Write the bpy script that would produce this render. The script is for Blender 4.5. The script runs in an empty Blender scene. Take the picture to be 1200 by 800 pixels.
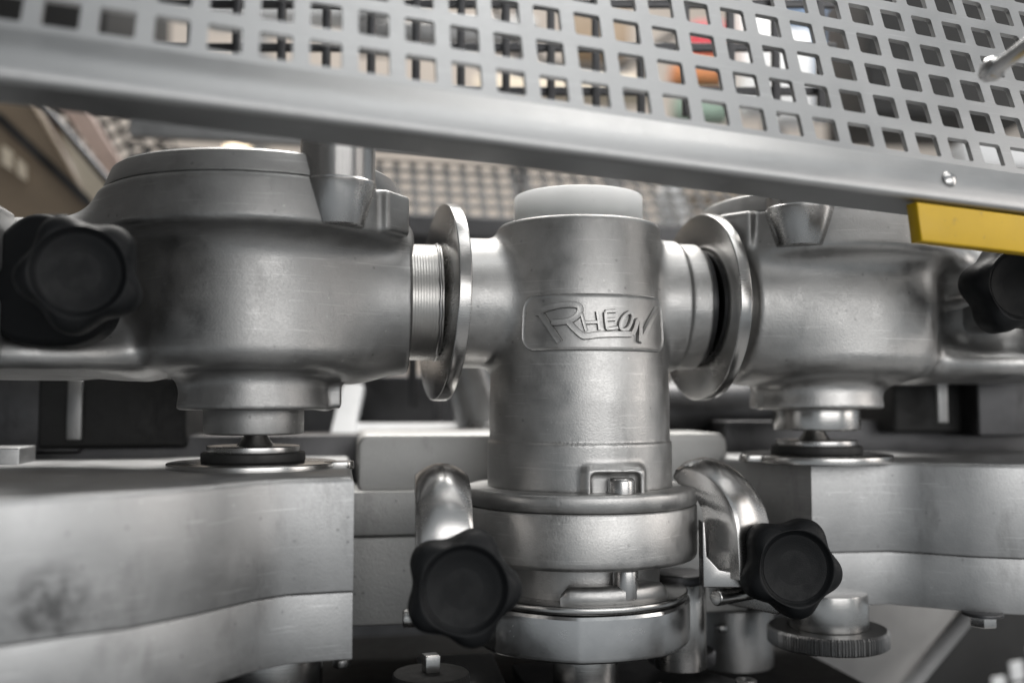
import bpy, bmesh, math, random
import numpy as np
from mathutils import Vector, Matrix

random.seed(4)
np.random.seed(4)
S = bpy.context.scene
COL = S.collection
rad = math.radians
TAU = 2 * math.pi

# ------------------------------------------------------------------ camera
YAW, PITCH, FPX = rad(10.0), rad(3.48), 1150.0
CAM = np.array([-0.1345, -0.5436, 0.0])          # eye level is z = 0; the tee stands on x = y = 0
RGT = np.array([math.cos(YAW), -math.sin(YAW), 0.0])
FWD = np.array([math.sin(YAW) * math.cos(PITCH), math.cos(YAW) * math.cos(PITCH), math.sin(PITCH)])
UPV = np.cross(RGT, FWD)
cd = bpy.data.cameras.new('camera')
cam = bpy.data.objects.new('camera', cd)
COL.objects.link(cam)
cd.sensor_width = 36.0
cd.lens = 36.0 * FPX / 1200.0
cd.clip_start, cd.clip_end = 0.01, 60.0
cam.matrix_world = Matrix(((RGT[0], UPV[0], -FWD[0], CAM[0]), (RGT[1], UPV[1], -FWD[1], CAM[1]),
                           (RGT[2], UPV[2], -FWD[2], CAM[2]), (0, 0, 0, 1)))
cd.dof.use_dof = True
cd.dof.focus_distance = 0.505
cd.dof.aperture_fstop = 3.3
S.camera = cam

# ------------------------------------------------------------------ light
W = bpy.data.worlds.new('World')
S.world = W
W.use_nodes = True
W.node_tree.nodes['Background'].inputs['Color'].default_value = (0.90, 0.96, 1.0, 1)
W.node_tree.nodes['Background'].inputs['Strength'].default_value = 0.42


def area(name, loc, target, sx, sy, power, col=(1, 1, 1)):
    l = bpy.data.lights.new(name, 'AREA')
    l.shape, l.size, l.size_y, l.energy, l.color = 'RECTANGLE', sx, sy, power, col
    o = bpy.data.objects.new(name, l)
    COL.objects.link(o)
    o.location = loc
    o.rotation_euler = (Vector(target) - Vector(loc)).to_track_quat('-Z', 'Y').to_euler()
    return o


area('hall_lamp', (0.55, -2.1, 0.5), (0, 0, 0.05), 2.0, 1.0, 20, (1.0, 0.975, 0.95))
area('hall_lamp', (0.55, -0.7, 1.9), (0.1, 0, 0.1), 1.2, 0.9, 9, (1.0, 0.99, 0.97))
area('hall_lamp', (1.9, -0.8, 0.6), (0, 0, 0), 0.9, 1.3, 12, (1.0, 0.93, 0.87))
area('hall_lamp', (0.3, 1.4, 2.3), (0.3, 2.6, 0.0), 2.4, 1.2, 44, (1.0, 0.95, 0.88))
area('hall_lamp', (0.2, 0.75, 1.5), (0, 0.1, 0), 1.5, 0.8, 44, (1.0, 0.97, 0.93))

S.view_settings.view_transform = 'Standard'
S.view_settings.look = 'None'
S.view_settings.exposure = 0.1
S.view_settings.gamma = 1.0
S.view_settings.use_curve_mapping = False
S.render.engine = 'CYCLES'
S.cycles.use_denoising = True
S.cycles.max_bounces = 8
S.cycles.sample_clamp_indirect = 6.0
S.cycles.caustics_reflective = False
S.cycles.caustics_refractive = False


def at(px, py, d):
    """point seen at a pixel of the 1200 x 800 photograph, d metres in front of the lens"""
    return CAM + d * (FWD + RGT * (px - 600) / FPX + UPV * (400 - py) / FPX)


# ------------------------------------------------------------------ materials
def new_mat(name):
    m = bpy.data.materials.new(name)
    m.use_nodes = True
    return m, m.node_tree.nodes, m.node_tree.links, m.node_tree.nodes['Principled BSDF']


def metal(name, base, rough, rvar=0.08, cvar=0.12, bump=0.25, grain=900.0, blotch=26.0, aniso=0.0, brushed=None,
          metallic=1.0, pits=0.0, dirt=0.0, gr=0.2, scratch=0.0, speck=0.0, spot=None):
    m, N, L, B = new_mat(name)
    B.inputs['Metallic'].default_value = metallic
    tc = N.new('ShaderNodeTexCoord')
    n1 = N.new('ShaderNodeTexNoise'); n1.inputs['Scale'].default_value = blotch
    n1.inputs['Detail'].default_value = 6; n1.inputs['Roughness'].default_value = 0.62
    L.new(tc.outputs['Object'], n1.inputs['Vector'])
    n2 = N.new('ShaderNodeTexNoise'); n2.inputs['Scale'].default_value = grain; n2.inputs['Detail'].default_value = 3
    if brushed:
        mp = N.new('ShaderNodeMapping'); mp.inputs['Scale'].default_value = brushed
        L.new(tc.outputs['Object'], mp.inputs['Vector']); L.new(mp.outputs['Vector'], n2.inputs['Vector'])
    else:
        L.new(tc.outputs['Object'], n2.inputs['Vector'])
    mr = N.new('ShaderNodeMapRange')
    mr.inputs[1].default_value, mr.inputs[2].default_value = 0.3, 0.7
    mr.inputs[3].default_value, mr.inputs[4].default_value = rough - rvar, rough + rvar
    L.new(n1.outputs['Fac'], mr.inputs[0])
    ma = N.new('ShaderNodeMath'); ma.operation = 'MULTIPLY_ADD'
    ma.inputs[1].default_value = gr; L.new(n2.outputs['Fac'], ma.inputs[0])
    ms = N.new('ShaderNodeMath'); ms.operation = 'SUBTRACT'; ms.inputs[1].default_value = gr / 2
    L.new(mr.outputs[0], ms.inputs[0]); L.new(ms.outputs[0], ma.inputs[2])
    L.new(ma.outputs[0], B.inputs['Roughness'])
    cr = N.new('ShaderNodeMapRange')
    cr.inputs[1].default_value, cr.inputs[2].default_value = 0.25, 0.75
    cr.inputs[3].default_value, cr.inputs[4].default_value = 1 - cvar, 1 + cvar
    L.new(n1.outputs['Fac'], cr.inputs[0])
    mx = N.new('ShaderNodeVectorMath'); mx.operation = 'SCALE'
    mx.inputs[0].default_value = base
    L.new(cr.outputs[0], mx.inputs['Scale'])
    col = mx.outputs[0]
    if dirt:
        n4 = N.new('ShaderNodeTexNoise'); n4.inputs['Scale'].default_value = 55; n4.inputs['Detail'].default_value = 9
        n4.inputs['Roughness'].default_value = 0.7
        mp2 = N.new('ShaderNodeMapping'); mp2.inputs['Scale'].default_value = (1, 1, 0.35)
        L.new(tc.outputs['Object'], mp2.inputs['Vector']); L.new(mp2.outputs['Vector'], n4.inputs['Vector'])
        rr = N.new('ShaderNodeMapRange'); rr.inputs[1].default_value, rr.inputs[2].default_value = 0.56, 0.74
        rr.inputs[3].default_value, rr.inputs[4].default_value = 0.0, dirt
        L.new(n4.outputs['Fac'], rr.inputs[0])
        mm = N.new('ShaderNodeMix'); mm.data_type = 'RGBA'
        L.new(rr.outputs[0], mm.inputs['Factor']); L.new(col, mm.inputs['A'])
        mm.inputs['B'].default_value = (base[0] * 0.3, base[1] * 0.29, base[2] * 0.28, 1)
        col = mm.outputs['Result']
    def darken(fac_socket, k, col):
        mm = N.new('ShaderNodeMix'); mm.data_type = 'RGBA'
        L.new(fac_socket, mm.inputs['Factor']); L.new(col, mm.inputs['A'])
        mm.inputs['B'].default_value = (base[0] * k, base[1] * k, base[2] * k, 1)
        return mm.outputs['Result']

    def ramp(sock, a, b, lo, hi):
        r = N.new('ShaderNodeMapRange')
        r.inputs[1].default_value, r.inputs[2].default_value, r.inputs[3].default_value, r.inputs[4].default_value = a, b, lo, hi
        L.new(sock, r.inputs[0])
        return r.outputs[0]
    if scratch:
        for rot, sc in (((0.3, 0.2, 0.5), (30, 30, 900)), ((0.1, 1.35, 0.2), (22, 40, 800))):
            mp3 = N.new('ShaderNodeMapping'); mp3.inputs['Rotation'].default_value = rot; mp3.inputs['Scale'].default_value = sc
            ns = N.new('ShaderNodeTexNoise'); ns.inputs['Scale'].default_value = 1.0; ns.inputs['Detail'].default_value = 2
            L.new(tc.outputs['Object'], mp3.inputs['Vector']); L.new(mp3.outputs['Vector'], ns.inputs['Vector'])
            col = darken(ramp(ns.outputs['Fac'], 0.66, 0.72, 0, scratch), 1.5, col)
    if speck:
        vs = N.new('ShaderNodeTexVoronoi'); vs.inputs['Scale'].default_value = 210
        L.new(tc.outputs['Object'], vs.inputs['Vector'])
        ss_ = N.new('ShaderNodeSeparateColor'); L.new(vs.outputs['Color'], ss_.inputs[0])
        g1 = N.new('ShaderNodeMath'); g1.operation = 'MULTIPLY'
        L.new(ramp(vs.outputs['Distance'], 0.10, 0.22, speck, 0), g1.inputs[0])
        L.new(ramp(ss_.outputs[0], 0.86, 0.92, 0, 1), g1.inputs[1])
        col = darken(g1.outputs[0], 0.35, col)
        g2 = N.new('ShaderNodeMath'); g2.operation = 'MULTIPLY'
        L.new(ramp(vs.outputs['Distance'], 0.06, 0.16, speck, 0), g2.inputs[0])
        L.new(ramp(ss_.outputs[1], 0.88, 0.92, 0, 1), g2.inputs[1])
        col = darken(g2.outputs[0], 1.7, col)
    if spot:
        dv = N.new('ShaderNodeVectorMath'); dv.operation = 'DISTANCE'; dv.inputs[1].default_value = spot[0]
        L.new(tc.outputs['Object'], dv.inputs[0])
        nz = N.new('ShaderNodeTexNoise'); nz.inputs['Scale'].default_value = 170; nz.inputs['Detail'].default_value = 4
        L.new(tc.outputs['Object'], nz.inputs['Vector'])
        g3 = N.new('ShaderNodeMath'); g3.operation = 'MULTIPLY'
        L.new(ramp(dv.outputs['Value'], spot[1] * 0.55, spot[1] * 1.1, 1, 0), g3.inputs[0])
        L.new(ramp(nz.outputs['Fac'], 0.36, 0.62, 0.12, 0.75), g3.inputs[1])
        col = darken(g3.outputs[0], 0.22, col)
    L.new(col, B.inputs['Base Color'])
    bp = N.new('ShaderNodeBump'); bp.inputs['Strength'].default_value = bump; bp.inputs['Distance'].default_value = 0.0006
    h = n2.outputs['Fac']
    if pits:
        vo = N.new('ShaderNodeTexVoronoi'); vo.inputs['Scale'].default_value = 130
        L.new(tc.outputs['Object'], vo.inputs['Vector'])
        pr = N.new('ShaderNodeMapRange'); pr.inputs[1].default_value, pr.inputs[2].default_value = 0.0, 0.16
        pr.inputs[3].default_value, pr.inputs[4].default_value = -pits, 0
        L.new(vo.outputs['Distance'], pr.inputs[0])
        gt = N.new('ShaderNodeMath'); gt.operation = 'MULTIPLY'
        th = N.new('ShaderNodeMath'); th.operation = 'GREATER_THAN'; th.inputs[1].default_value = 0.72
        sp = N.new('ShaderNodeSeparateColor'); L.new(vo.outputs['Color'], sp.inputs[0])
        L.new(sp.outputs[0], th.inputs[0]); L.new(pr.outputs[0], gt.inputs[0]); L.new(th.outputs[0], gt.inputs[1])
        ad = N.new('ShaderNodeMath'); ad.operation = 'ADD'
        L.new(h, ad.inputs[0]); L.new(gt.outputs[0], ad.inputs[1]); h = ad.outputs[0]
    n3 = N.new('ShaderNodeTexNoise'); n3.inputs['Scale'].default_value = 150; n3.inputs['Detail'].default_value = 4
    L.new(tc.outputs['Object'], n3.inputs['Vector'])
    a3 = N.new('ShaderNodeMath'); a3.operation = 'MULTIPLY_ADD'; a3.inputs[1].default_value = 0.45
    L.new(n3.outputs['Fac'], a3.inputs[0]); L.new(h, a3.inputs[2])
    L.new(a3.outputs[0], bp.inputs['Height'])
    L.new(bp.outputs['Normal'], B.inputs['Normal'])
    B.inputs['Anisotropic'].default_value = aniso
    return m


def plain(name, col, rough=0.5, metallic=0.0, cvar=0.1, bump=0.15, scale=60, sss=0.0, scuff=0.0):
    m, N, L, B = new_mat(name)
    B.inputs['Roughness'].default_value = rough
    B.inputs['Metallic'].default_value = metallic
    tc = N.new('ShaderNodeTexCoord')
    n = N.new('ShaderNodeTexNoise'); n.inputs['Scale'].default_value = scale; n.inputs['Detail'].default_value = 5
    L.new(tc.outputs['Object'], n.inputs['Vector'])
    r = N.new('ShaderNodeMapRange')
    r.inputs[1].default_value, r.inputs[2].default_value = 0.25, 0.75
    r.inputs[3].default_value, r.inputs[4].default_value = 1 - cvar, 1 + cvar
    L.new(n.outputs['Fac'], r.inputs[0])
    v = N.new('ShaderNodeVectorMath'); v.operation = 'SCALE'; v.inputs[0].default_value = col
    L.new(r.outputs[0], v.inputs['Scale'])
    nf = N.new('ShaderNodeTexNoise'); nf.inputs['Scale'].default_value = 140; nf.inputs['Detail'].default_value = 8; nf.inputs['Roughness'].default_value = 0.75
    L.new(tc.outputs['Object'], nf.inputs['Vector'])
    rf_ = N.new('ShaderNodeMapRange'); rf_.inputs[1].default_value, rf_.inputs[2].default_value = 0.3, 0.7
    rf_.inputs[3].default_value, rf_.inputs[4].default_value = rough - 0.12, min(1, rough + 0.12)
    L.new(nf.outputs['Fac'], rf_.inputs[0]); L.new(rf_.outputs[0], B.inputs['Roughness'])
    if scuff:
        r2 = N.new('ShaderNodeMapRange'); r2.inputs[1].default_value, r2.inputs[2].default_value = 0.60, 0.72
        r2.inputs[3].default_value, r2.inputs[4].default_value = 0, scuff
        L.new(nf.outputs['Fac'], r2.inputs[0])
        mx2 = N.new('ShaderNodeMix'); mx2.data_type = 'RGBA'
        L.new(r2.outputs[0], mx2.inputs['Factor']); L.new(v.outputs[0], mx2.inputs['A'])
        mx2.inputs['B'].default_value = (0.12, 0.11, 0.10, 1)
        L.new(mx2.outputs['Result'], B.inputs['Base Color'])
    else:
        L.new(v.outputs[0], B.inputs['Base Color'])
    if bump:
        n2 = N.new('ShaderNodeTexNoise'); n2.inputs['Scale'].default_value = 1500
        L.new(tc.outputs['Object'], n2.inputs['Vector'])
        b = N.new('ShaderNodeBump'); b.inputs['Strength'].default_value = bump; b.inputs['Distance'].default_value = 0.0003
        L.new(n2.outputs['Fac'], b.inputs['Height']); L.new(b.outputs['Normal'], B.inputs['Normal'])
    if sss:
        B.inputs['Subsurface Weight'].default_value = sss
        B.inputs['Subsurface Radius'].default_value = (1.0, 1.0, 1.0)
        B.inputs['Subsurface Scale'].default_value = 0.03
    return m


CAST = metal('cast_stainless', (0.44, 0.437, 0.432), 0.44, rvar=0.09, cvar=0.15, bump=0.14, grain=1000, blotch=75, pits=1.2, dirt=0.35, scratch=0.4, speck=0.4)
CAST_SHADE = metal('cast_stainless_shaded', (0.335, 0.334, 0.332), 0.47, rvar=0.08, cvar=0.13, bump=0.12, grain=1000, blotch=60, pits=1.0, dirt=0.28, scratch=0.4, speck=0.4)  # darker copy of the casting steel: left pump's shade in the base colour
TURNED = metal('turned_steel', (0.46, 0.455, 0.447), 0.24, rvar=0.06, cvar=0.14, bump=0.06, grain=700, brushed=(0.05, 0.05, 6.0), gr=0.1)
SLEEVE = metal('worn_thread_steel', (0.48, 0.47, 0.455), 0.36, rvar=0.06, cvar=0.2, bump=0.06, grain=900, gr=0.1, scratch=0.3)
POLISH = metal('polished_steel', (0.46, 0.455, 0.45), 0.27, rvar=0.03, cvar=0.06, bump=0.03, grain=1100, gr=0.04, scratch=0.2)
NUTSTEEL = metal('bright_nut_steel', (0.60, 0.60, 0.60), 0.23, rvar=0.05, cvar=0.1, bump=0.03, grain=900, blotch=60, dirt=0.1, gr=0.05, speck=0.4)
ALU_K = dict(rvar=0.06, cvar=0.13, bump=0.12, grain=900, blotch=36, dirt=0.4, scratch=0.5, speck=0.45)
ALU = metal('cast_aluminium', (0.38, 0.383, 0.386), 0.48, **ALU_K)
ROUGHALU = metal('bead_blasted_aluminium', (0.40, 0.40, 0.395), 0.58, rvar=0.04, cvar=0.1, bump=0.30, grain=1000, blotch=30, dirt=0.35, speck=0.6)
SHEET = metal('brushed_sheet', (0.385, 0.388, 0.391), 0.48, rvar=0.07, cvar=0.1, bump=0.05, grain=500, blotch=14, brushed=(0.06, 4, 4), scratch=0.2)
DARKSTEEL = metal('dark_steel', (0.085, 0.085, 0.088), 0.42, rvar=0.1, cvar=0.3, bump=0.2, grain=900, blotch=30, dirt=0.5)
MIDSTEEL = metal('grey_steel', (0.30, 0.30, 0.30), 0.4, rvar=0.1, cvar=0.2, bump=0.2, grain=900, blotch=30, dirt=0.3)
BLACKP = plain('black_plastic', (0.0055, 0.0062, 0.0072), 0.55, cvar=0.15, bump=0.35)
BLACKP.node_tree.nodes['Principled BSDF'].inputs['Specular IOR Level'].default_value = 0.2
BLACKOX = plain('black_oxide', (0.016, 0.016, 0.016), 0.8)
BLACKOX.node_tree.nodes['Principled BSDF'].inputs['Specular IOR Level'].default_value = 0.15
RUBBER = plain('black_rubber', (0.012, 0.012, 0.012), 0.6)
WHITEP = plain('white_plastic', (0.86, 0.87, 0.86), 0.35, cvar=0.02, bump=0.05, sss=1.0)
YELLOW = plain('yellow_paint', (0.56, 0.35, 0.0), 0.42, cvar=0.06, scuff=0.5)
BEIGE = plain('beige_wall', (0.62, 0.55, 0.49), 0.8, cvar=0.06, scale=3)
BROWN = plain('brown_board', (0.22, 0.17, 0.12), 0.7, cvar=0.2, scale=14)
CREAM = plain('cream_board', (0.66, 0.58, 0.46), 0.7, cvar=0.05)
WHITE = plain('white_paint', (0.78, 0.79, 0.8), 0.5, cvar=0.03)
RED = plain('red_card', (0.5, 0.04, 0.06), 0.5)
ORANGE = plain('orange_card', (0.5, 0.19, 0.07), 0.5)
GREEN = plain('green_card', (0.24, 0.33, 0.27), 0.5)
BLUE = plain('blue_card', (0.12, 0.18, 0.28), 0.5)
FLOOR = plain('hall_floor_paint', (0.36, 0.36, 0.36), 0.6, cvar=0.15, scale=2)
COPPER = metal('warm_steel', (0.5, 0.36, 0.27), 0.3)

# ------------------------------------------------------------------ object helpers


def thing(name, label, cat, loc, group=None):
    o = bpy.data.objects.new(name, None)
    COL.objects.link(o)
    o.empty_display_size = 0.02
    o.location = [float(c) for c in loc]
    o['label'] = label
    o['category'] = cat
    if group:
        o['group'] = group
    return o


def origin(o):
    v = Vector((0, 0, 0))
    while o:
        v += o.location
        o = o.parent
    return np.array(v)


def mesh(name, geo, mat, sharp=32, smooth=True):
    v, f = geo
    me = bpy.data.meshes.new(name)
    me.from_pydata([tuple(map(float, p)) for p in v], [], [tuple(map(int, q)) for q in f])
    me.materials.append(mat)
    if smooth:
        me.polygons.foreach_set('use_smooth', [True] * len(me.polygons))
        if sharp:
            me.set_sharp_from_angle(angle=rad(sharp))
    me.update()
    return me


def part(name, geo, mat, parent, sharp=32, label=None, kind=None, smooth=True):
    """world-space geometry becomes one mesh child of its thing or part"""
    v, f = geo
    v = np.asarray(v, float) - origin(parent)
    o = bpy.data.objects.new(name, mesh(name, (v, f), mat, sharp, smooth))
    COL.objects.link(o)
    o.parent = parent
    if label:
        o['label'] = label
    if kind:
        o['kind'] = kind
    return o


def solo(name, geo, mat, label=None, cat=None, group=None, kind=None, sharp=32):
    v, f = geo
    v = np.asarray(v, float)
    c = (v.min(0) + v.max(0)) / 2
    c[2] = v[:, 2].min()
    o = bpy.data.objects.new(name, mesh(name, (v - c, f), mat, sharp))
    o.location = c
    COL.objects.link(o)
    for k, x in (('label', label), ('category', cat), ('group', group), ('kind', kind)):
        if x:
            o[k] = x
    return o


def join(*gs):
    V, F, n = [], [], 0
    for v, f in gs:
        V.append(np.asarray(v, float))
        F += [tuple(int(i) + n for i in q) for q in f]
        n += len(v)
    return np.concatenate(V), F


def frame(axis, ref=(0, 0, 1)):
    a = np.asarray(axis, float); a = a / np.linalg.norm(a)
    r = np.asarray(ref, float)
    if abs(a @ r) > 0.98:
        r = np.array([0, 1.0, 0])
    x = np.cross(r, a); x /= np.linalg.norm(x)
    return x, np.cross(a, x), a


def lathe(prof, n=96, c=(0, 0, 0), axis=(0, 0, 1), phase=0.0, mod=None):
    """prof: (radius, height) from one end to the other, turned about axis through c; ends closed"""
    X, Y, A = frame(axis)
    c = np.asarray(c, float)
    th = np.arange(n) / n * TAU + phase
    V, F = [], []
    for r, h in prof:
        rr = r * (mod(th) if mod else 1.0)
        V.append(c + h * A + np.outer(rr * np.cos(th), X) + np.outer(rr * np.sin(th), Y))
    V = np.concatenate(V)
    for k in range(len(prof) - 1):
        for i in range(n):
            j = (i + 1) % n
            F.append((k * n + i, k * n + j, (k + 1) * n + j, (k + 1) * n + i))
    F.append(tuple(range(n))[::-1])
    F.append(tuple((len(prof) - 1) * n + i for i in range(n)))
    return V, F


def rcyl(r, z0, z1, b=0.001, r1=None):
    """profile of a cylinder with rounded rims"""
    r1 = r if r1 is None else r1
    q = [(math.sin(t), 1 - math.cos(t)) for t in (0, rad(30), rad(60), rad(90))]
    p = [(r - b + b * s, z0 + b * k) for s, k in q]
    p += [(r1 - b + b * s, z1 - b * k) for s, k in q[::-1]]
    return p


def inset(poly, d):
    p = np.asarray(poly, float)
    e = np.roll(p, -1, 0) - p
    e /= np.linalg.norm(e, axis=1)[:, None] + 1e-12
    nrm = np.c_[-e[:, 1], e[:, 0]]
    n0, n1 = np.roll(nrm, 1, 0), nrm
    m = n0 + n1
    m /= np.maximum((m * n1).sum(1), 0.25)[:, None]
    return p + m * d


def prism(poly, z0, z1, b=0.001, X=(1, 0, 0), Y=(0, 1, 0), c=(0, 0, 0), b0=None):
    """outline (counter-clockwise in X,Y) pushed along X x Y with rounded rims"""
    X, Y, c = (np.asarray(k, float) for k in (X, Y, c))
    Z = np.cross(X, Y)
    q = [(1 - math.sin(t), 1 - math.cos(t)) for t in (0, rad(30), rad(60), rad(90))]
    b0 = b if b0 is None else b0
    lay = [(z0 + b0 * k, b0 * s) for s, k in q] + [(z1 - b * k, b * s) for s, k in q[::-1]]
    V, F, n = [], [], len(poly)
    for z, d in lay:
        p = inset(poly, d)
        V.append(c + np.outer(p[:, 0], X) + np.outer(p[:, 1], Y) + z * Z)
    for k in range(len(lay) - 1):
        for i in range(n):
            j = (i + 1) % n
            F.append((k * n + i, k * n + j, (k + 1) * n + j, (k + 1) * n + i))
    F.append(tuple(range(n))[::-1])
    F.append(tuple((len(lay) - 1) * n + i for i in range(n)))
    return np.concatenate(V), F


def rrect(w, h, r, n=5, cx=0, cy=0):
    out = []
    for sx, sy, a0 in ((1, -1, -90), (1, 1, 0), (-1, 1, 90), (-1, -1, 180)):
        for k in range(n + 1):
            a = rad(a0 + 90 * k / n)
            out.append((cx + sx * (w / 2 - r) + r * math.cos(a), cy + sy * (h / 2 - r) + r * math.sin(a)))
    return out


def box(c, s, b=0.001, yaw=0.0, r=None):
    X = (math.cos(yaw), math.sin(yaw), 0); Y = (-math.sin(yaw), math.cos(yaw), 0)
    return prism(rrect(s[0], s[1], r or b, 3), -s[2] / 2, s[2] / 2, b, X, Y, c)


def tube(pts, r, n=12):
    pts = np.asarray(pts, float)
    r = np.broadcast_to(r, (len(pts),))
    V, F = [], []
    d = np.gradient(pts, axis=0)
    X, Y, A = frame(d[0])
    for k, p in enumerate(pts):
        a = d[k] / np.linalg.norm(d[k])
        X = X - (X @ a) * a; X /= np.linalg.norm(X); Y = np.cross(a, X)
        for i in range(n):
            t = i / n * TAU
            V.append(p + r[k] * (math.cos(t) * X + math.sin(t) * Y))
    for k in range(len(pts) - 1):
        for i in range(n):
            j = (i + 1) % n
            F.append((k * n + i, k * n + j, (k + 1) * n + j, (k + 1) * n + i))
    F.append(tuple(range(n))[::-1]); F.append(tuple((len(pts) - 1) * n + i for i in range(n)))
    return np.array(V), F


# ------------------------------------------------------------------ castings: distance fields meshed with surface nets
def smin(a, b, k):
    h = np.clip(0.5 + 0.5 * (b - a) / k, 0, 1)
    return b + (a - b) * h - k * h * (1 - h)


def smax(a, b, k):
    return -smin(-a, -b, k)


def f_cyl(r_, a, r, a0, a1, rd=0.002):
    """cylinder in (distance from axis, height along axis) with rounded rim"""
    dx = r_ - (r - rd); dy = np.abs(a - (a0 + a1) / 2) - ((a1 - a0) / 2 - rd)
    return np.minimum(np.maximum(dx, dy), 0) + np.hypot(np.maximum(dx, 0), np.maximum(dy, 0)) - rd


def f_box(x, y, z, c, s, rd):
    qx, qy, qz = np.abs(x - c[0]) - (s[0] / 2 - rd), np.abs(y - c[1]) - (s[1] / 2 - rd), np.abs(z - c[2]) - (s[2] / 2 - rd)
    return np.sqrt(np.maximum(qx, 0) ** 2 + np.maximum(qy, 0) ** 2 + np.maximum(qz, 0) ** 2) + \
        np.minimum(np.maximum(qx, np.maximum(qy, qz)), 0) - rd


def nets(fn, lo, hi, h):
    lo, hi = np.asarray(lo, float), np.asarray(hi, float)
    n = np.ceil((hi - lo) / h).astype(int) + 1
    ax = [lo[i] + h * np.arange(n[i]) for i in range(3)]
    x, y, z = np.meshgrid(*ax, indexing='ij', sparse=True)
    f = np.broadcast_to(fn(x, y, z), n).astype(np.float32)
    ins = f < 0
    acc = np.zeros(tuple(n - 1) + (3,), np.float32); cnt = np.zeros(tuple(n - 1), np.float32)
    C = [(0, 0), (0, 1), (1, 0), (1, 1)]
    for a in range(3):
        b, c = (a + 1) % 3, (a + 2) % 3
        for ob, oc in C:
            s0 = [None] * 3
            s0[a] = slice(0, n[a] - 1)
            s0[b] = slice(ob, n[b] - 1 + ob); s0[c] = slice(oc, n[c] - 1 + oc)
            s1 = list(s0); s1[a] = slice(1, n[a])
            f0, f1 = f[tuple(s0)], f[tuple(s1)]
            cr = (f0 < 0) != (f1 < 0)
            t = np.where(cr, f0 / np.where(cr, f0 - f1, 1), 0)
            acc[..., a] += np.where(cr, t, 0)
            acc[..., b] += np.where(cr, ob, 0); acc[..., c] += np.where(cr, oc, 0)
            cnt += cr
    act = cnt > 0
    idx = np.full(tuple(n - 1), -1, np.int64)
    idx[act] = np.arange(act.sum())
    base = np.argwhere(act)
    V = lo + h * (base + acc[act] / cnt[act][:, None])
    F = []
    for a in range(3):
        b, c = (a + 1) % 3, (a + 2) % 3
        s0 = [slice(1, n[i] - 1) for i in range(3)]
        s0[a] = slice(0, n[a] - 1)
        s1 = list(s0); s1[a] = slice(1, n[a])
        i0, i1 = ins[tuple(s0)], ins[tuple(s1)]
        e = np.argwhere(i0 != i1)
        if not len(e):
            continue
        fl = i0[tuple(e.T)]
        e = e + np.array([0 if i == a else 1 for i in range(3)])
        db, dc = np.eye(3, dtype=int)[b], np.eye(3, dtype=int)[c]
        q = np.stack([idx[tuple((e - db - dc).T)], idx[tuple((e - dc).T)], idx[tuple(e.T)], idx[tuple((e - db).T)]], 1)
        q[~fl] = q[~fl][:, ::-1]
        F.append(q)
    return V, np.concatenate(F)


# ================================================================== SETTING
solo('floor', box((0.5, 1.5, -1.25), (9, 9, 0.06)), FLOOR, kind='structure')
solo('hall_wall', box((1.0, 3.6, 0.7), (9, 0.1, 3.9)), BEIGE, kind='structure')
solo('side_blocker', box((-0.85, -0.35, 1.0), (0.1, 2.2, 2.1)), plain('dark_blocker', (0.05, 0.05, 0.05), 0.8), kind='structure')  # last one: unseen dark panel added to keep light off the left side

# ================================================================== TEE
ZA = 0.0555
YA = 0.008
tee = thing('pipe_tee', 'cast steel three way pipe tee with raised maker plate, standing upright in the middle', 'pipe fitting', (0, 0, -0.05))


def f_tee(x, y, z):
    rz = np.hypot(x, y)
    rr = np.interp(np.clip(z, -0.06, 0.12), [-0.06, 0.0, 0.03, 0.085, 0.12], [0.0508, 0.0508, 0.0500, 0.0468, 0.0455])
    d = f_cyl(rz + (0.0508 - rr), z, 0.0508, -0.0475, 0.099, 0.0028)
    rx = np.hypot(y - YA, z - ZA)
    d = smin(d, f_cyl(rx, x, 0.0368, -0.0708, 0.0708, 0.0012), 0.007)
    d = smin(d, f_cyl(rx, x, 0.0382, 0.0, 0.0575, 0.0012), 0.003)
    low = f_cyl(rz, z, 0.0519, -0.0475, -0.0222, 0.0007)
    d = np.minimum(d, low)
    # window with a stud low on the front
    wx = x - 0.006
    fr = f_box(wx, y, z, (0, -0.0492, -0.0428), (0.033, 0.010, 0.0185), 0.0035)
    d = smin(d, fr, 0.004)
    cut = f_box(wx, y, z, (0, -0.0572, -0.0455), (0.0265, 0.016, 0.0175), 0.003)
    return smax(d, -cut, 0.0012)


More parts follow.
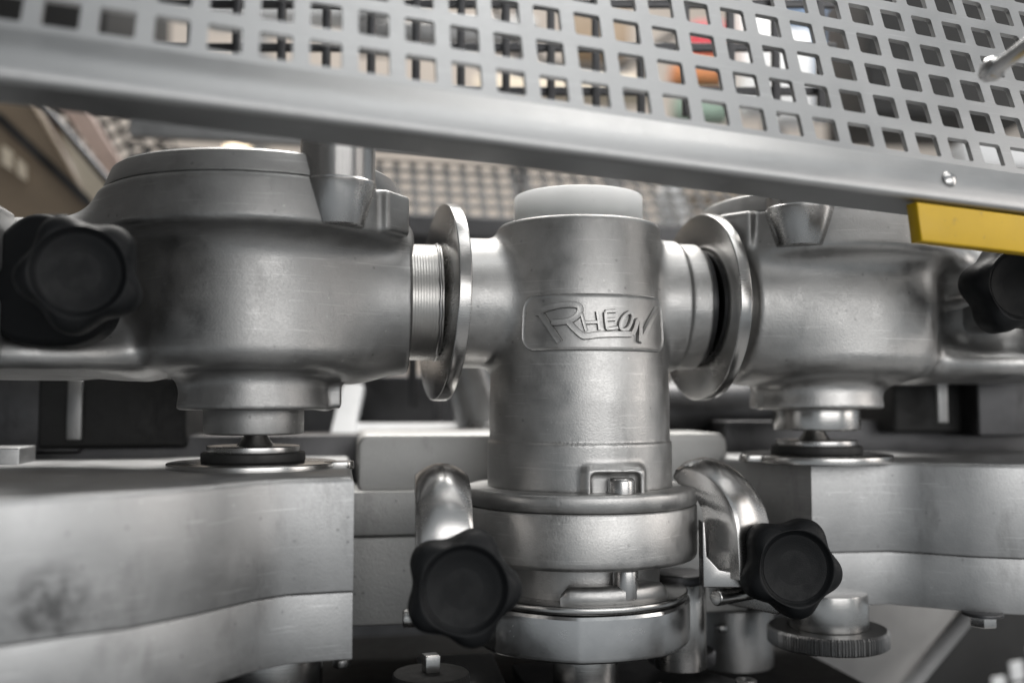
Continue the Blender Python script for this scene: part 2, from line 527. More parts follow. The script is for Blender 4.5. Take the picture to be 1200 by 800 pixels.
part('tee_body', nets(f_tee, (-0.075, -0.062, -0.052), (0.075, 0.058, 0.104), 0.0008), CAST, tee, sharp=None)
part('stud', lathe(rcyl(0.0068, -0.056, -0.0392, 0.002), 24, (0.009, -0.0535, 0)), POLISH, tee)
for sgn, rdisc in ((-1, 0.0555), (1, 0.0550)):
    xo = 0.0735 * sgn
    ax_ = np.array([-1.0, -0.11, 0.035]) if sgn < 0 else np.array([1.0, 0.09, 0.0])
    d = part('flange_disc', lathe([(0.030, 0)] + rcyl(rdisc, 0.0, 0.0072, 0.0009) + [(0.030, 0.0072)], 128, (xo, YA, ZA), ax_), TURNED, tee)
    part('groove_ring', lathe(rcyl(0.0338, 0, 0.005, 0.0005), 64, (0.0696 * sgn, YA, ZA), (sgn, 0, 0)), DARKSTEEL, tee)
    g = lathe([(0.0326 - (0.00022 if k % 3 == 2 else 0), 0.0005 * k) for k in range(36)], 128, (0.0793 * sgn, YA, ZA), (sgn, 0, 0))
    part('threaded_sleeve', g, SLEEVE, tee, sharp=None)
    bead = []
    for k in range(46):
        a = k / 46 * TAU + random.uniform(-.03, .03)
        rr = 0.0325 + random.uniform(0, 0.0004)
        bead.append((0.0812 * sgn + random.uniform(-.0003, .0003), YA + rr * math.cos(a), ZA + rr * math.sin(a)))
    bead.append(bead[0])
    part('weld_bead', tube(bead, [random.uniform(0.0007, 0.0011) for _ in bead], 8), POLISH, tee, sharp=None)

# raised badge wrapped round the front of the tee
R_T = 0.0506


def wrap(u, z, lift):
    """u, z in metres on the unrolled front of the tee"""
    u, z = np.asarray(u, float), np.asarray(z, float)
    rr = np.interp(z, [-0.06, 0.0, 0.03, 0.085], [0.0508, 0.0508, 0.0500, 0.0468]) + lift
    a = u / R_T
    return np.stack([rr * np.sin(a), -rr * np.cos(a), z], -1)


def badge_mesh(w, h, r, lift, edge, base=-0.001, nu=48, nz=14):
    """plate with rounded corners, its surface following the cylinder"""
    V, F = [], []
    levels = [(0.0, base), (0.0, lift * .6), (edge * .4, lift), (edge, lift * 0.62), (edge * 2.0, lift * 0.55)]
    ring = []
    for ins_, lf in levels:
        p = rrect(w - 2 * ins_, h - 2 * ins_, max(r - ins_, .002), 8)
        q = []
        for k in range(len(p)):
            a_, b_ = np.array(p[k]), np.array(p[(k + 1) % len(p)])
            m_ = 1 if np.linalg.norm(b_ - a_) < 0.004 else 24
            q += [a_ + (b_ - a_) * t / m_ for t in range(m_)]
        q = np.array(q)
        ring.append(len(q))
        V.append((q, lf))
    n = ring[0]
    P = [wrap(q[:, 0], q[:, 1] + BZ, lf) for q, lf in V]
    for k in range(len(P) - 1):
        for i in range(n):
            j = (i + 1) % n
            F.append((k * n + i, k * n + j, (k + 1) * n + j, (k + 1) * n + i))
    # inner field: straight strips between matching upper and lower points
    q, lf = V[-1]
    k0 = (len(P) - 1) * n
    bot = sorted([i for i in range(n) if q[i, 1] < -1e-9], key=lambda i: q[i, 0])
    top = sorted([i for i in range(n) if q[i, 1] > 1e-9], key=lambda i: q[i, 0])
    for i in range(min(len(bot), len(top)) - 1):
        F.append((k0 + bot[i], k0 + bot[i + 1], k0 + top[i + 1], k0 + top[i]))
    return np.concatenate(P), F


BZ = 0.0412
plate = part('name_plate', badge_mesh(0.0885, 0.0300, 0.0085, 0.0017, 0.0012), CAST, tee, sharp=50)


def ribbon(path, wid, closed=False, lift0=0.0006, lift1=0.0030):
    """raised flat stroke with sloping flanks along a path given on the badge"""
    p = np.asarray(path, float)
    t = np.roll(p, -1, 0) - np.roll(p, 1, 0)
    if not closed:
        t[0] = p[1] - p[0]; t[-1] = p[-1] - p[-2]
    t /= np.linalg.norm(t, axis=1)[:, None]
    nn = np.c_[-t[:, 1], t[:, 0]]
    sec = [(-.5, lift0), (-.43, lift1), (0, lift1 * 0.96), (.43, lift1), (.5, lift0)]
    V, F, m = [], [], len(sec)
    for k in range(len(p)):
        for s, l in sec:
            q = p[k] + nn[k] * s * wid
            V.append(wrap(q[0], q[1], l))
    K = len(p) if closed else len(p) - 1
    for k in range(K):
        k2 = (k + 1) % len(p)
        for i in range(m - 1):
            F.append((k * m + i, k2 * m + i, k2 * m + i + 1, k * m + i + 1))
    if not closed:
        F.append(tuple(range(m))); F.append(tuple(len(V) - 1 - i for i in range(m)))
    return np.array(V), F


def spline(pts, per=8, closed=False):
    P = np.asarray(pts, float)
    out = []
    n = len(P)
    for i in range(n if closed else n - 1):
        p0 = P[(i - 1) % n] if (closed or i) else P[0] * 2 - P[1]
        p1, p2 = P[i], P[(i + 1) % n]
        p3 = P[(i + 2) % n] if (closed or i + 2 < n) else P[-1] * 2 - P[-2]
        for k in range(per):
            t = k / per
            out.append(0.5 * (2 * p1 + (p2 - p0) * t + (2 * p0 - 5 * p1 + 4 * p2 - p3) * t * t + (3 * p1 - p0 - 3 * p2 + p3) * t ** 3))
    if not closed:
        out.append(P[-1])
    return np.array(out)


def lp(pts):
    """lettering measured on the flat picture of the badge (six units a pixel) laid out along the arc"""
    out = []
    for a, b in pts:
        px = 600 + a / 6.0
        phi = math.asin(max(-1, min(1, (px - 678.5) / 104.5)))
        py = 320 + b / 6.0
        dep = 0.5587 - 0.0508 * math.cos(phi)
        out.append(((phi - rad(13.9)) * R_T, (470 - py) / FPX * dep - 0.0))
    return out


EDGE_SHADE_GEO = []


def letter(*strokes):
    g = []
    for pts, w, cl in strokes:
        p = spline(lp(pts), 7, cl)
        g.append(ribbon(p, w, cl))
        EDGE_SHADE_GEO.append(ribbon(p, w + 0.0008, cl, 0.0004, 0.00118))
    return join(*g)


LW, SW = 0.0032, 0.0017
L_R = letter(([(196, 277), (228, 285), (262, 335), (310, 415), (352, 484)], LW, False),
             ([(205, 272), (270, 245), (360, 222), (440, 220), (480, 240), (470, 290), (420, 330), (345, 345), (300, 345)], LW, False),
             ([(405, 340), (440, 385), (490, 436), (520, 444), (600, 433), (700, 430), (806, 432)], LW, False))
L_H = letter(([(490, 285), (503, 340), (520, 408)], SW, False), ([(505, 348), (592, 345)], SW, False), ([(588, 268), (596, 330), (602, 400)], SW, False))
L_E = letter(([(712, 266), (645, 270), (640, 276), (642, 330), (648, 386), (656, 392), (716, 384)], SW, False), ([(645, 328), (708, 324)], SW, False))
L_O = letter(([(796, 280), (766, 296), (738, 338), (731, 382), (750, 400), (782, 386), (804, 342), (812, 298)], SW, True))
L_N = letter(([(806, 432), (826, 395), (842, 345), (862, 342), (862, 400), (856, 484)], LW * 0.85, False), ([(858, 486), (885, 440), (930, 350), (990, 252)], LW * 0.85, False))
for g in (L_R, L_H, L_E, L_O, L_N):
    part('letter', g, CAST, plate, sharp=50)

EDGE_SHADE = metal('letter_edge_shade', (0.15, 0.147, 0.142), 0.5, rvar=0.05, cvar=0.3, bump=0.05, gr=0.1)  # darker ribbons under the letters paint the shade along their edges
part('edge_shade_line', join(*EDGE_SHADE_GEO), EDGE_SHADE, plate, sharp=50)
plug = thing('pipe_plug', 'white plastic plug capping the open top of the upright pipe tee', 'plug', (0, 0, 0.098))
part('plug_body', lathe([(0.03, 0.090), (0.0366, 0.090)] + rcyl(0.0367, 0.0985, 0.1165, 0.0012)[1:], 128), WHITEP, plug, sharp=50)
part('rim', lathe([(0.0405, 0.0972)] + rcyl(0.0405, 0.0978, 0.0995, 0.0005)[1:], 128), CAST, tee)

# ================================================================== NOZZLE HEAD under the tee
noz = thing('nozzle_head', 'round clamp collar above an eight sided nut, directly under the upright pipe tee', 'nozzle head', (0, 0, -0.17))
part('lip_ring', lathe([(0.052, -0.0561), (0.0644, -0.0561), (0.0652, -0.0554)] + rcyl(0.0652, -0.0562, -0.0470, 0.0024)[4:] + [(0.052, -0.0470)], 160), CAST, noz, sharp=60)
part('clamp_collar', lathe([(0.044, -0.0856), (0.060, -0.0856), (0.0637, -0.0851), (0.0646, -0.0842), (0.0651, -0.0828), (0.0653, -0.0800), (0.0653, -0.0576), (0.0649, -0.0568), (0.0636, -0.0565), (0.05, -0.0565)], 160), CAST, noz, sharp=60)
part('neck', lathe([(0.0445, -0.112), (0.0445, -0.084)], 128), CAST, noz)
part('stud', lathe(rcyl(0.0066, -0.1015, -0.0860, 0.0012), 28, (0.0122, -0.0490, 0)), POLISH, noz)


def arc_bar(r, h0, h1, a0, a1, th, b, n=24):
    """bar bent round the vertical axis; angles measured from the front"""
    V, F = [], []
    sec = [(r, h0 + b), (r + b, h0), (r + th - b, h0), (r + th, h0 + b), (r + th, h1 - b), (r + th - b, h1), (r + b, h1), (r, h1 - b)]
    for k in range(n + 1):
        a = a0 + (a1 - a0) * k / n
        e = min(k, n - k)
        sh = (1 - math.sqrt(max(0, 1 - (1 - min(e, 2) / 2) ** 2))) * (h1 - h0) * .35
        for rr, hh in sec:
            hh = h0 + (hh - h0) * (1 - sh / (h1 - h0))
            V.append((rr * math.sin(a), -rr * math.cos(a), hh))
    m = len(sec)
    for k in range(n):
        for i in range(m):
            j = (i + 1) % m
            F.append((k * m + i, (k + 1) * m + i, (k + 1) * m + j, k * m + j))
    F.append(tuple(range(m))); F.append(tuple(n * m + i for i in range(m))[::-1])
    return np.array(V), [q[::-1] for q in F]


part('locking_lug', arc_bar(0.0438, -0.1050, -0.0945, rad(-24), rad(41), 0.0125, 0.0022), CAST, noz, sharp=50)
OCT0 = rad(-90 - 14)


def octo(th):
    a = (th - OCT0 + math.pi / 8) % (math.pi / 4) - math.pi / 8
    a = np.pi / 8 - np.abs(a)
    poly = math.cos(math.pi / 8) / np.cos(a)
    return np.minimum(poly, 0.9965) ** 0.28


X0, Y0, _ = frame((0, 0, 1))
ph0 = math.atan2(X0[1], X0[0])


def octo_mod(th):
    return octo(th + ph0)


part('nut_rim', lathe([(0.0435, -0.1075)] + rcyl(0.0598, -0.1075, -0.1032, 0.0015) + [(0.0435, -0.1032)], 160), TURNED, noz)
part('octagonal_nut', lathe([(0.05, -0.1312), (0.0600, -0.1312), (0.0612, -0.1302), (0.0614, -0.1285), (0.0614, -0.1096), (0.0606, -0.1080), (0.05, -0.1076)], 320, mod=octo_mod), NUTSTEEL, noz, sharp=10)
part('outlet_pipe', lathe(rcyl(0.0182, -0.17, -0.129, 0.001), 64, (0.004, 0.004, 0)), TURNED, noz)

# ================================================================== PUMPS


def pump(ax, ay, s, port, rb, rf, foot_dx, label, cast):
    root = thing('rotary_pump', label, 'pump', (ax, ay, -0.03), 'rotary pumps on either side of the tee')

    def X(v):
        return ax + s * np.asarray(v, float)

    fx = float(X(foot_dx))

    def f(x, yw, z):
        rx = (x - ax) * s
        y = yw - ay
        r = np.hypot(rx, y)
        d = f_cyl(r, z, rb, 0.0160, 0.092, 0.011)
        rp = np.hypot(yw - YA, z - 0.0545)
        d = smin(d, f_cyl(rp + 0.04 * np.clip(rx - port + 0.040, -0.1, 0), rx, 0.0392, -0.03, port, 0.0012), 0.026)
        fl = f_cyl(r, z, rf, 0.0835, 0.108, 0.0035)
        lug = f_box((rx - 0.064) * 0.8 - (y + 0.032) * 0.6, (rx - 0.064) * 0.6 + (y + 0.032) * 0.8, z, (0, 0, 0.0965), (0.026, 0.022, 0.022), 0.0025)
        d = smin(d, fl, 0.016)
        d = smin(d, lug, 0.003)
        re = np.hypot(rx + 0.108, y)
        d = smin(d, f_cyl(re, z, 0.043, 0.018, 0.090, 0.012), 0.030)
        d = smin(d, f_box(rx, y, z, (-0.14, 0.012, 0.055), (0.10, 0.062, 0.072), 0.010), 0.012)
        d = smin(d, f_cyl(re, z, 0.0575, 0.0150, 0.0285, 0.0064), 0.016)
        r2 = np.hypot(x - fx, y)
        foot = f_cyl(r2 + 0.12 * (z - 0.015), z, 0.0375, -0.0045, 0.03, 0.0018)
        d = smin(d, foot, 0.008)
        gus = f_box(rx, y, z, (0.040, -0.004, 0.007), (0.012, 0.006, 0.022), 0.002)
        d = smin(d, gus, 0.004)
        return d
    lo, hi = (-0.20, -0.085 + ay, -0.010), (max(port, rf) + 0.004, 0.085 + ay, 0.114)
    xs = sorted((float(X(lo[0])), float(X(hi[0]))))
    body = part('pump_body', nets(f, (xs[0], lo[1], lo[2]), (xs[1], hi[1], hi[2]), 0.00125), cast, root, sharp=None)
    part('cover_disc', lathe([(rf - .001, 0.1075), (rf - .001, 0.1092), (rf - .0043, 0.1180), (rf - .0057, 0.1190), (0.03, 0.1190)], 160, (ax, ay, 0)), cast, root, sharp=25)
    bx, by = float(X(0.043)), -0.059 + ay
    sp = part('spout_boss', lathe([(0.0120, 0.0850), (0.0130, 0.0856), (0.0188, 0.1045), (0.0188, 0.1062), (0.0182, 0.1070), (0.0182, 0.1280), (0.0170, 0.129)], 48, (bx, by, 0)), POLISH, root, sharp=30)
    part('spout_web', prism(rrect(0.030, 0.03, 0.004, 4), 0.088, 0.1165, 0.002, c=(float(X(0.040)), -0.046 + ay, 0)), cast, root)
    part('shaft_collar', lathe(rcyl(0.0262, -0.0175, -0.003, 0.0012), 96, (fx, ay, 0)), cast if s > 0 else TURNED, root)
    part('shaft_cone', lathe([(0.0055, -0.014), (0.0062, -0.0185), (0.0105, -0.0245)], 32, (fx + 0.001 * s, ay, 0)), TURNED, root)
    part('polished_ring', lathe(rcyl(0.0243, -0.0275, -0.0236, 0.0006), 96, (fx, ay, 0)), POLISH, root)
    part('seal_ring', lathe(rcyl(0.0272, -0.0322, -0.0268, 0.0012), 96, (fx, ay, 0)), RUBBER, root)
    for zz, h in ((0.0745, 0.031), (0.033, 0.028)):
        part('hinge_lug', box((float(X(-0.125)), -0.055 + ay, zz), (0.032, 0.026, h), 0.0025), ALU, root)
    part('hinge_pin', lathe(rcyl(0.005, 0.015, 0.10, 0.001), 20, (float(X(-0.128)), -0.054 + ay, 0)), DARKSTEEL, root)
    part('clamp_eye', prism(rrect(0.020, 0.036, 0.006), -0.012, 0.012, 0.002, (1, 0, 0), (0, 0, 1), (float(X(-0.085)), -0.04 + ay, 0.058)), MIDSTEEL, root)
    return root


AXL, AXR = -0.179, 0.160
pl_ = pump(AXL, 0.0, 1, 0.179 - 0.0972, 0.0605, 0.0785, 0.0, 'large blurred grey pump casting left of the tee, dark knob in front of it', CAST_SHADE)
pump(AXR, 0.02, -1, AXR - 0.0972, 0.0650, 0.0770, 0.0055, 'warm grey pump casting right of the tee, partly under the yellow bar', CAST)

part('shade_plate', prism([tuple(q) for q in spline([(-0.024, -0.026), (0.004, -0.031), (0.024, -0.022), (0.027, 0.006), (0.012, 0.024), (-0.010, 0.031), (-0.027, 0.018), (-0.030, -0.006)], 6, True)], -0.008, 0.010, 0.004,
                           tuple(RGT), (0, 0, 1), at(72, 330, 0.462)), BLACKP, pl_, label='black plate added as shade behind the knob')  # black plate put in to darken the shaded area behind the knob

# ================================================================== GEAR HOUSINGS
ZT, ZS, ZB = -0.0350, -0.0880, -0.1190


def seam(px, py, z=ZS):
    d = (470 - py) / FPX
    ray = FWD + RGT * (px - 600) / FPX + UPV * (400 - py) / FPX
    return (CAM + ray * (z / ray[2]))[:2]


left_line = [seam(*q) for q in ((0, 757), (75, 746), (150, 736), (225, 721), (262, 712), (300, 703), (337, 697), (397, 693.5))]
l0 = left_line[0]
lf = [(-0.40, l0[1] - 0.006), (-0.33, l0[1] - 0.004)] + [tuple(q) for q in left_line]
xr = float(left_line[-1][0]) + 0.0065
outl = lf + [(xr, lf[-1][1]), (xr, 0.10), (-0.40, 0.10)]
right_line = [seam(*q) for q in ((1000, 646.5), (1040, 645.5), (1081, 648), (1137, 652), (1197, 654.5))]
r0 = right_line[0]
xl = seam(940, 646.5)[0]
rf = [(xl + 0.004, r0[1])] + [tuple(q) for q in right_line] + [(right_line[-1][0] + 0.06, right_line[-1][1] - 0.012), (0.46, right_line[-1][1] - 0.016)]
outr = rf + [(0.46, 0.14), (xl - 0.026, 0.14), (xl - 0.026, r0[1] + 0.055), (xl - 0.004, r0[1] + 0.016)]


def dense(poly, step=0.006):
    P = np.asarray(poly, float)
    return P


def housing(outline, label, wash_x, sdir, wy=0.0, stain=None):
    c = np.mean(np.asarray(outline), 0)
    mat = ALU if stain is None else metal('stained_cast_aluminium', (0.38, 0.383, 0.386), 0.48, spot=(tuple(stain - np.array([c[0], c[1], ZB])), 0.0165), **ALU_K)
    root = thing('gear_housing', label, 'gear housing', (c[0], c[1], ZB), 'gear housings below the pumps')
    part('upper_casing', prism(outline, ZS + 0.0002, ZT, 0.0035, b0=0.0005), mat, root, sharp=40)
    part('lower_cover', prism([tuple(q) for q in inset(outline, 0.0002)], ZB, ZS - 0.0002, 0.0006), ALU, root, sharp=40)
    bp = part('bearing_plate', lathe(rcyl(0.0445, ZT - 0.002, ZT + 0.0028, 0.0008), 128, (wash_x, wy, 0)), TURNED, root)
    part('plate_tab', prism(rrect(0.016, 0.012, 0.0055), ZT - 0.001, ZT + 0.0032, 0.0006, c=(wash_x + sdir * 0.045, wy - 0.008, 0)), TURNED, root)
    return root


ghl = housing(outl, 'wide pale aluminium housing at lower left with stained round spot', AXL, 1, 0.0, at(55, 710, 0.365))
ghr = housing(outr, 'streaked aluminium housing at lower right, behind the right clamp knob', AXR - 0.0055, -1, 0.02)

# centre housing, between and behind
ctr = thing('centre_housing', 'sand textured stepped block behind the round collar, between both housings', 'housing', (0.0, 0.08, -0.125))
xa, xb = at(418, 545, 0.62)[0], at(841, 540, 0.65)[0]
part('top_block', prism(rrect(xb - xa, 0.036, 0.007, 5, (xa + xb) / 2, -0.0385), -0.065, 0.065, 0.0018, (1, 0, 0), (0, 0, 1), (0, 0.125, 0)), ROUGHALU, ctr)
part('middle_block', box(((xa + xb) / 2 - .003, 0.105, -0.0665), (xb - xa + 0.02, 0.115, 0.0265), 0.0015), ROUGHALU, ctr)
part('bottom_block', box(((xa + xb) / 2 - .003, 0.105, -0.106), (xb - xa + 0.02, 0.1146, 0.0515), 0.0012), ROUGHALU, ctr)

# ================================================================== STAR KNOBS
KR = 0.0266


def star(scale):
    return lambda th: scale * (1 - 0.18 * (0.5 - 0.5 * np.cos(5 * th)) ** 1.15)


def knob_geo():
    n = 120
    th = np.arange(n) / n * TAU
    lobe = star(1.0)(th)
    one = np.ones(n)
    lay = []
    for a, k, s in ((0.0, 0, .30), (0.0015, 0, .36), (.004, 0, .40), (.0055, .5, .58), (.0065, 1, .84), (.0085, 1, .95), (.0115, 1, .995), (.016, 1, 1.0),
                    (.0215, 1, .995), (.0245, 1, .965), (.0265, 1, .915), (.0277, .75, .83), (.0283, .35, .775), (.0286, 0, .735), (.0282, 0, .71), (.0268, 0, .685),
                    (.0252, 0, .62), (.0240, 0, .45), (.0234, 0, .22), (.0233, 0, .04)):
        rr = KR * s * (k * lobe + (1 - k) * one)
        lay.append(np.c_[rr * np.cos(th), -a * np.ones(n), rr * np.sin(th)])
    V = np.concatenate(lay)
    F = []
    for k in range(len(lay) - 1):
        for i in range(n):
            j = (i + 1) % n
            F.append((k * n + i, k * n + j, (k + 1) * n + j, (k + 1) * n + i)[::-1])
    F.append(tuple(range(n))); F.append(tuple((len(lay) - 1) * n + i for i in range(n))[::-1])
    return V, [q[::-1] for q in F]


knob0 = None


def knob(px, py, d, aim, roll, label):
    """centre of the grip at a point, dished face aimed along a direction"""
    global knob0
    if knob0 is None:
        knob0 = thing('star_knob', label, 'knob', (0, 0, 0), 'black star knobs')
        part('grip', knob_geo(), BLACKP, knob0, sharp=None)
        part('collar', lathe(rcyl(0.0092, -0.001, 0.006, 0.001), 32, (0, 0, 0), (0, 1, 0)), POLISH, knob0)
        part('stud', lathe(rcyl(0.0048, 0.0, 0.040, 0.0006), 20, (0, 0, 0), (0, 1, 0)), TURNED, knob0)
        part('cap', lathe([(0.0006, 0.0236), (KR * .20, 0.0237), (KR * .38, 0.0241), (KR * .52, 0.0248), (KR * .60, 0.0256), (KR * .625, 0.0257), (KR * .635, 0.0252), (KR * .635, 0.0240)][::-1], 64, (0, 0, 0), (0, -1, 0)), BLACKP, knob0, sharp=50)
        k = knob0
    else:
        k = knob0.copy(); COL.objects.link(k)
        k['label'] = label
        for c in knob0.children:
            e = c.copy(); COL.objects.link(e); e.parent = k
    a = Vector(aim).normalized()
    q = a.to_track_quat('-Y', 'Z') @ Vector((0, 0, 0)).to_track_quat('Z', 'Y').identity() if False else a.to_track_quat('-Y', 'Z')
    k.rotation_mode = 'QUATERNION'
    from mathutils import Quaternion
    k.rotation_quaternion = q @ Quaternion((0, 1, 0), roll)
    k.location = Vector(at(px, py, d)) - a * 0.016
    return k


knob(541, 687, 0.437, (-0.03, -1.0, 0.06), rad(3), 'black star knob in front of the round collar, on the left clamp')
knob(924, 663, 0.512, (-0.10, -1.0, 0.07), rad(11), 'black star knob on the hooked clamp right of the collar')
knob(96, 322, 0.425, (0.12, -1.0, -0.02), rad(28), 'blurred black star knob in front of the left pump')
knob(1182, 338, 0.537, (-0.05, -1.0, 0.05), rad(46), 'black star knob below the yellow bar at right edge')

# ================================================================== SWING CLAMPS


def clamp(p, out, label, w=0.027, flip=1):
    """hooked finger: outline in the (outward, up) plane, pushed sideways; polished back"""
    o = np.array([out[0], out[1], 0.0]); o /= np.linalg.norm(o)
    side = np.array([-o[1], o[0], 0.0])
    root = thing('swing_clamp', label, 'clamp', (p[0], p[1], p[2] - 0.06), 'hooked clamps holding the collar')
    n = 14
    outer = [(0.016 * math.sin(t) ** 0.9 - 0.022 * (1 - math.sin(t)), -0.040 * (1 - math.cos(t))) for t in np.linspace(0.02, math.pi / 2, n)]
    outer = [(-0.028, -0.0015)] + outer + [(0.0168, -0.054), (0.0168, -0.062)]
    inner = [(-0.006, -0.062), (-0.0065, -0.040), (-0.009, -0.024), (-0.016, -0.0135), (-0.026, -0.010), (-0.030, -0.006)]
    pl = outer[::-1] + inner[::-1]
    area2 = sum(pl[i][0] * pl[(i + 1) % len(pl)][1] - pl[(i + 1) % len(pl)][0] * pl[i][1] for i in range(len(pl)))
    if area2 < 0:
        pl = pl[::-1]
    HV, HF, m = [], [], len(pl)
    zz_ = np.cross(o, (0, 0, 1.0))
    ss = [-1.0, -0.97, -0.8, -0.55, -0.28, 0, 0.28, 0.55, 0.8, 0.97, 1.0]
    for s_ in ss:
        q_ = inset(pl, 0.0003 if abs(s_) == 1 else 0.0)
        drop = 0.0062 * s_ * s_ * np.clip((q_[:, 1] + 0.05) / 0.05, 0, 1)
        HV.append(np.asarray(p) + np.outer(q_[:, 0] - 0.0015 * s_ * s_, o) + np.outer(q_[:, 1] - drop, (0, 0, 1.0)) + zz_ * s_ * w / 2)
    for k in range(len(ss) - 1):
        for i in range(m):
            j = (i + 1) % m
            HF.append((k * m + i, k * m + j, (k + 1) * m + j, (k + 1) * m + i))
    HF.append(tuple(range(m))[::-1]); HF.append(tuple((len(ss) - 1) * m + i for i in range(m)))
    part('hook', (np.concatenate(HV), HF), POLISH, root, sharp=40)
    q = np.asarray(p) + o * 0.002 + np.array([0, 0, -0.072])
    part('pivot_plate', prism(rrect(0.050, 0.022, 0.003), -w / 2 - 0.004, -w / 2 - 0.001, 0.0008, o, (0, 0, 1), q - o * 0.008), POLISH, root)
    part('pivot_pin', lathe(rcyl(0.0042, -w / 2 - 0.009, w / 2 + .006, 0.001), 24, q + o * 0.002, np.cross(o, (0, 0, 1))), TURNED, root)
    return root


clamp(at(520, 545, 0.478), (-0.05, -1.0), 'polished hooked clamp finger left of the collar, above its black knob')
clamp(at(858, 537, 0.535), (0.52, -1.0), 'polished hooked clamp finger right of the collar, its side face showing')
kr = thing('clamp_bracket', 'small thin steel bracket plate beside the collar under the right clamp', 'bracket', at(838, 680, 0.55))
part('bracket_plate', prism([tuple(q) for q in ((-0.0075, 0.028), (-0.0075, -0.006), (0.018, -0.006), (0.018, 0.0), (0.001, 0.003), (-0.0055, 0.010), (-0.0065, 0.028))], -0.006, 0.006, 0.0005,
                            tuple(RGT), (0, 0, 1), at(838, 672, 0.522)), POLISH, kr)
part('clamp_bolt', lathe(rcyl(0.0045, 0, 0.035, 0.0008), 20, at(862, 668, 0.545), (0.6, -0.75, -0.2)), TURNED, kr)

# ================================================================== THUMB NUTS


def thumb_nut(c, r, h, label, neck=None, square=None, neck_mat=None, mat=None):
    root = thing('thumb_nut', label, 'thumb nut', c, 'knurled thumb nuts under the machine')
    n = 120
    g = lathe([(r * 0.9, 0), (r * .97, 0.0004), (r, h * .12), (r, h * .85), (r * .97, h - 0.0003), (r * .9, h), (r * .3, h + .0002)], n * 4, c,
              mod=lambda th: 1 + 0.012 * np.sign(np.sin(th * n)))
    part('knurled_rim', g, mat or DARKSTEEL, root, sharp=25)
    if neck:
        part('neck', lathe(rcyl(neck[0], h, h + neck[1], 0.0008), 64, c), neck_mat or TURNED, root)
    if square:
        part('square_head', box((c[0], c[1], c[2] + h + square[1] / 2), (square[0], square[0], square[1]), 0.0006, rad(12)), TURNED, root)
    return root


c = at(970, 752, 0.583)
thumb_nut((c[0], c[1], c[2] - .001), 0.0345, 0.0105, 'large knurled thumb nut under the right gear housing, shiny neck above', neck=(0.0235, 0.021), mat=metal('dull_nut_steel', (0.16, 0.16, 0.16), 0.35, gr=0.05))
c = at(505, 788, 0.50)
thumb_nut((c[0], c[1], c[2] - .008), 0.0195, 0.0085, 'small knurled thumb nut with square head below the left clamp knob', square=(0.0078, 0.009), mat=BLACKOX)
c = at(799, 768, 0.60)
thumb_nut((c[0], c[1], c[2] - .004), 0.0200, 0.0085, 'knurled thumb nut low behind the eight sided nut', neck=(0.0035, 0.03))
c = at(322, 812, 0.53)
thumb_nut((c[0], c[1], c[2] - .012), 0.034, 0.0105, 'thumb nut cut off by the bottom edge under the left gear housing', neck=(0.0255, 0.035))

# ================================================================== PERFORATED GUARD
GP = 0.0185
w_ = np.array([-.426, -.313, -.001]); th_ = np.linalg.norm(w_); k_ = w_ / th_
K_ = np.array([[0, -k_[2], k_[1]], [k_[2], 0, -k_[0]], [-k_[1], k_[0], 0]])
RM = np.eye(3) + math.sin(th_) * K_ + (1 - math.cos(th_)) * K_ @ K_
C2W = np.stack([RGT, -UPV, FWD], 1)
GU = C2W @ RM[:, 0]
GV = -(C2W @ RM[:, 1])
GN = np.cross(GU, GV)
GO = CAM + C2W @ (np.array([-2.873, -5.846, 20.484]) * GP)


def perforated(nu0, nu1, nv0, nv1, p, hole, t, c, O, U, V_, Nn):
    """sheet of square holes, front and back faces and the walls of every hole"""
    h, q, m = hole / 2, hole / 2 - c, p / 2
    hp = [(h, -q), (h, q), (q, h), (-q, h), (-h, q), (-h, -q), (-q, -h), (q, -h)]
    op = [(m, -q), (m, q), (q, m), (-q, m), (-m, q), (-m, -q), (-q, -m), (q, -m)]
    cp = [(m, m), (-m, m), (-m, -m), (m, -m)]
    cell = np.array(hp + op + cp)
    fr = []
    for s in range(4):
        a, b = 2 * s, 2 * s + 1
        fr.append((a, 8 + a, 8 + b, b))
        nx = (2 * s + 2) % 8
        fr.append((b, 8 + b, 16 + s, 8 + nx, nx))
    P, F = [], []
    for i in range(nu0, nu1 + 1):
        for j in range(nv0, nv1 + 1):
            b = len(P) * 40
            uv = cell + np.array([i, j]) * p
            w3 = O + np.outer(uv[:, 0], U) + np.outer(uv[:, 1], V_)
            P.append(np.concatenate([w3, w3 - t * Nn]))
            F += [tuple(b + k for k in q_) for q_ in fr]
            F += [tuple(b + 20 + k for k in q_[::-1]) for q_ in fr]
            for k in range(8):
                k2 = (k + 1) % 8
                F.append((b + k, b + k2, b + 20 + k2, b + 20 + k))
    return np.concatenate(P), F


NU0, NU1, NV1 = -10, 23, 7
u0, u1, vb = (NU0 - .5) * GP, (NU1 + .5) * GP, -1.70 * GP
guard = thing('perforated_guard', 'bent stainless guard sheet with rows of square holes across the top', 'machine guard', GO)
part('perforated_panel', perforated(NU0, NU1, 0, NV1, GP, 0.0122, 0.0024, 0.0008, GO, GU, GV, GN), SHEET, guard, sharp=20)
BK = np.cross((0, 0, 1), GU); BK /= np.linalg.norm(BK)
if BK @ FWD < 0:
    BK = -BK
prof = [(-0.5 * GP) * GV, (vb + 0.0085) * GV, (vb + 0.006) * GV]
corner = vb * GV
for k in range(1, 6):
    t = k / 5
    a_, c_ = corner + GV * 0.006, corner + BK * 0.006
    prof.append((1 - t) ** 2 * a_ + 2 * t * (1 - t) * corner + t * t * c_)
FLW = 0.030
prof.append(corner + BK * FLW)
prof.append(corner + BK * FLW + GV * 0.004)
PV, PF = [], []
us = np.linspace(u0, u1, 24)
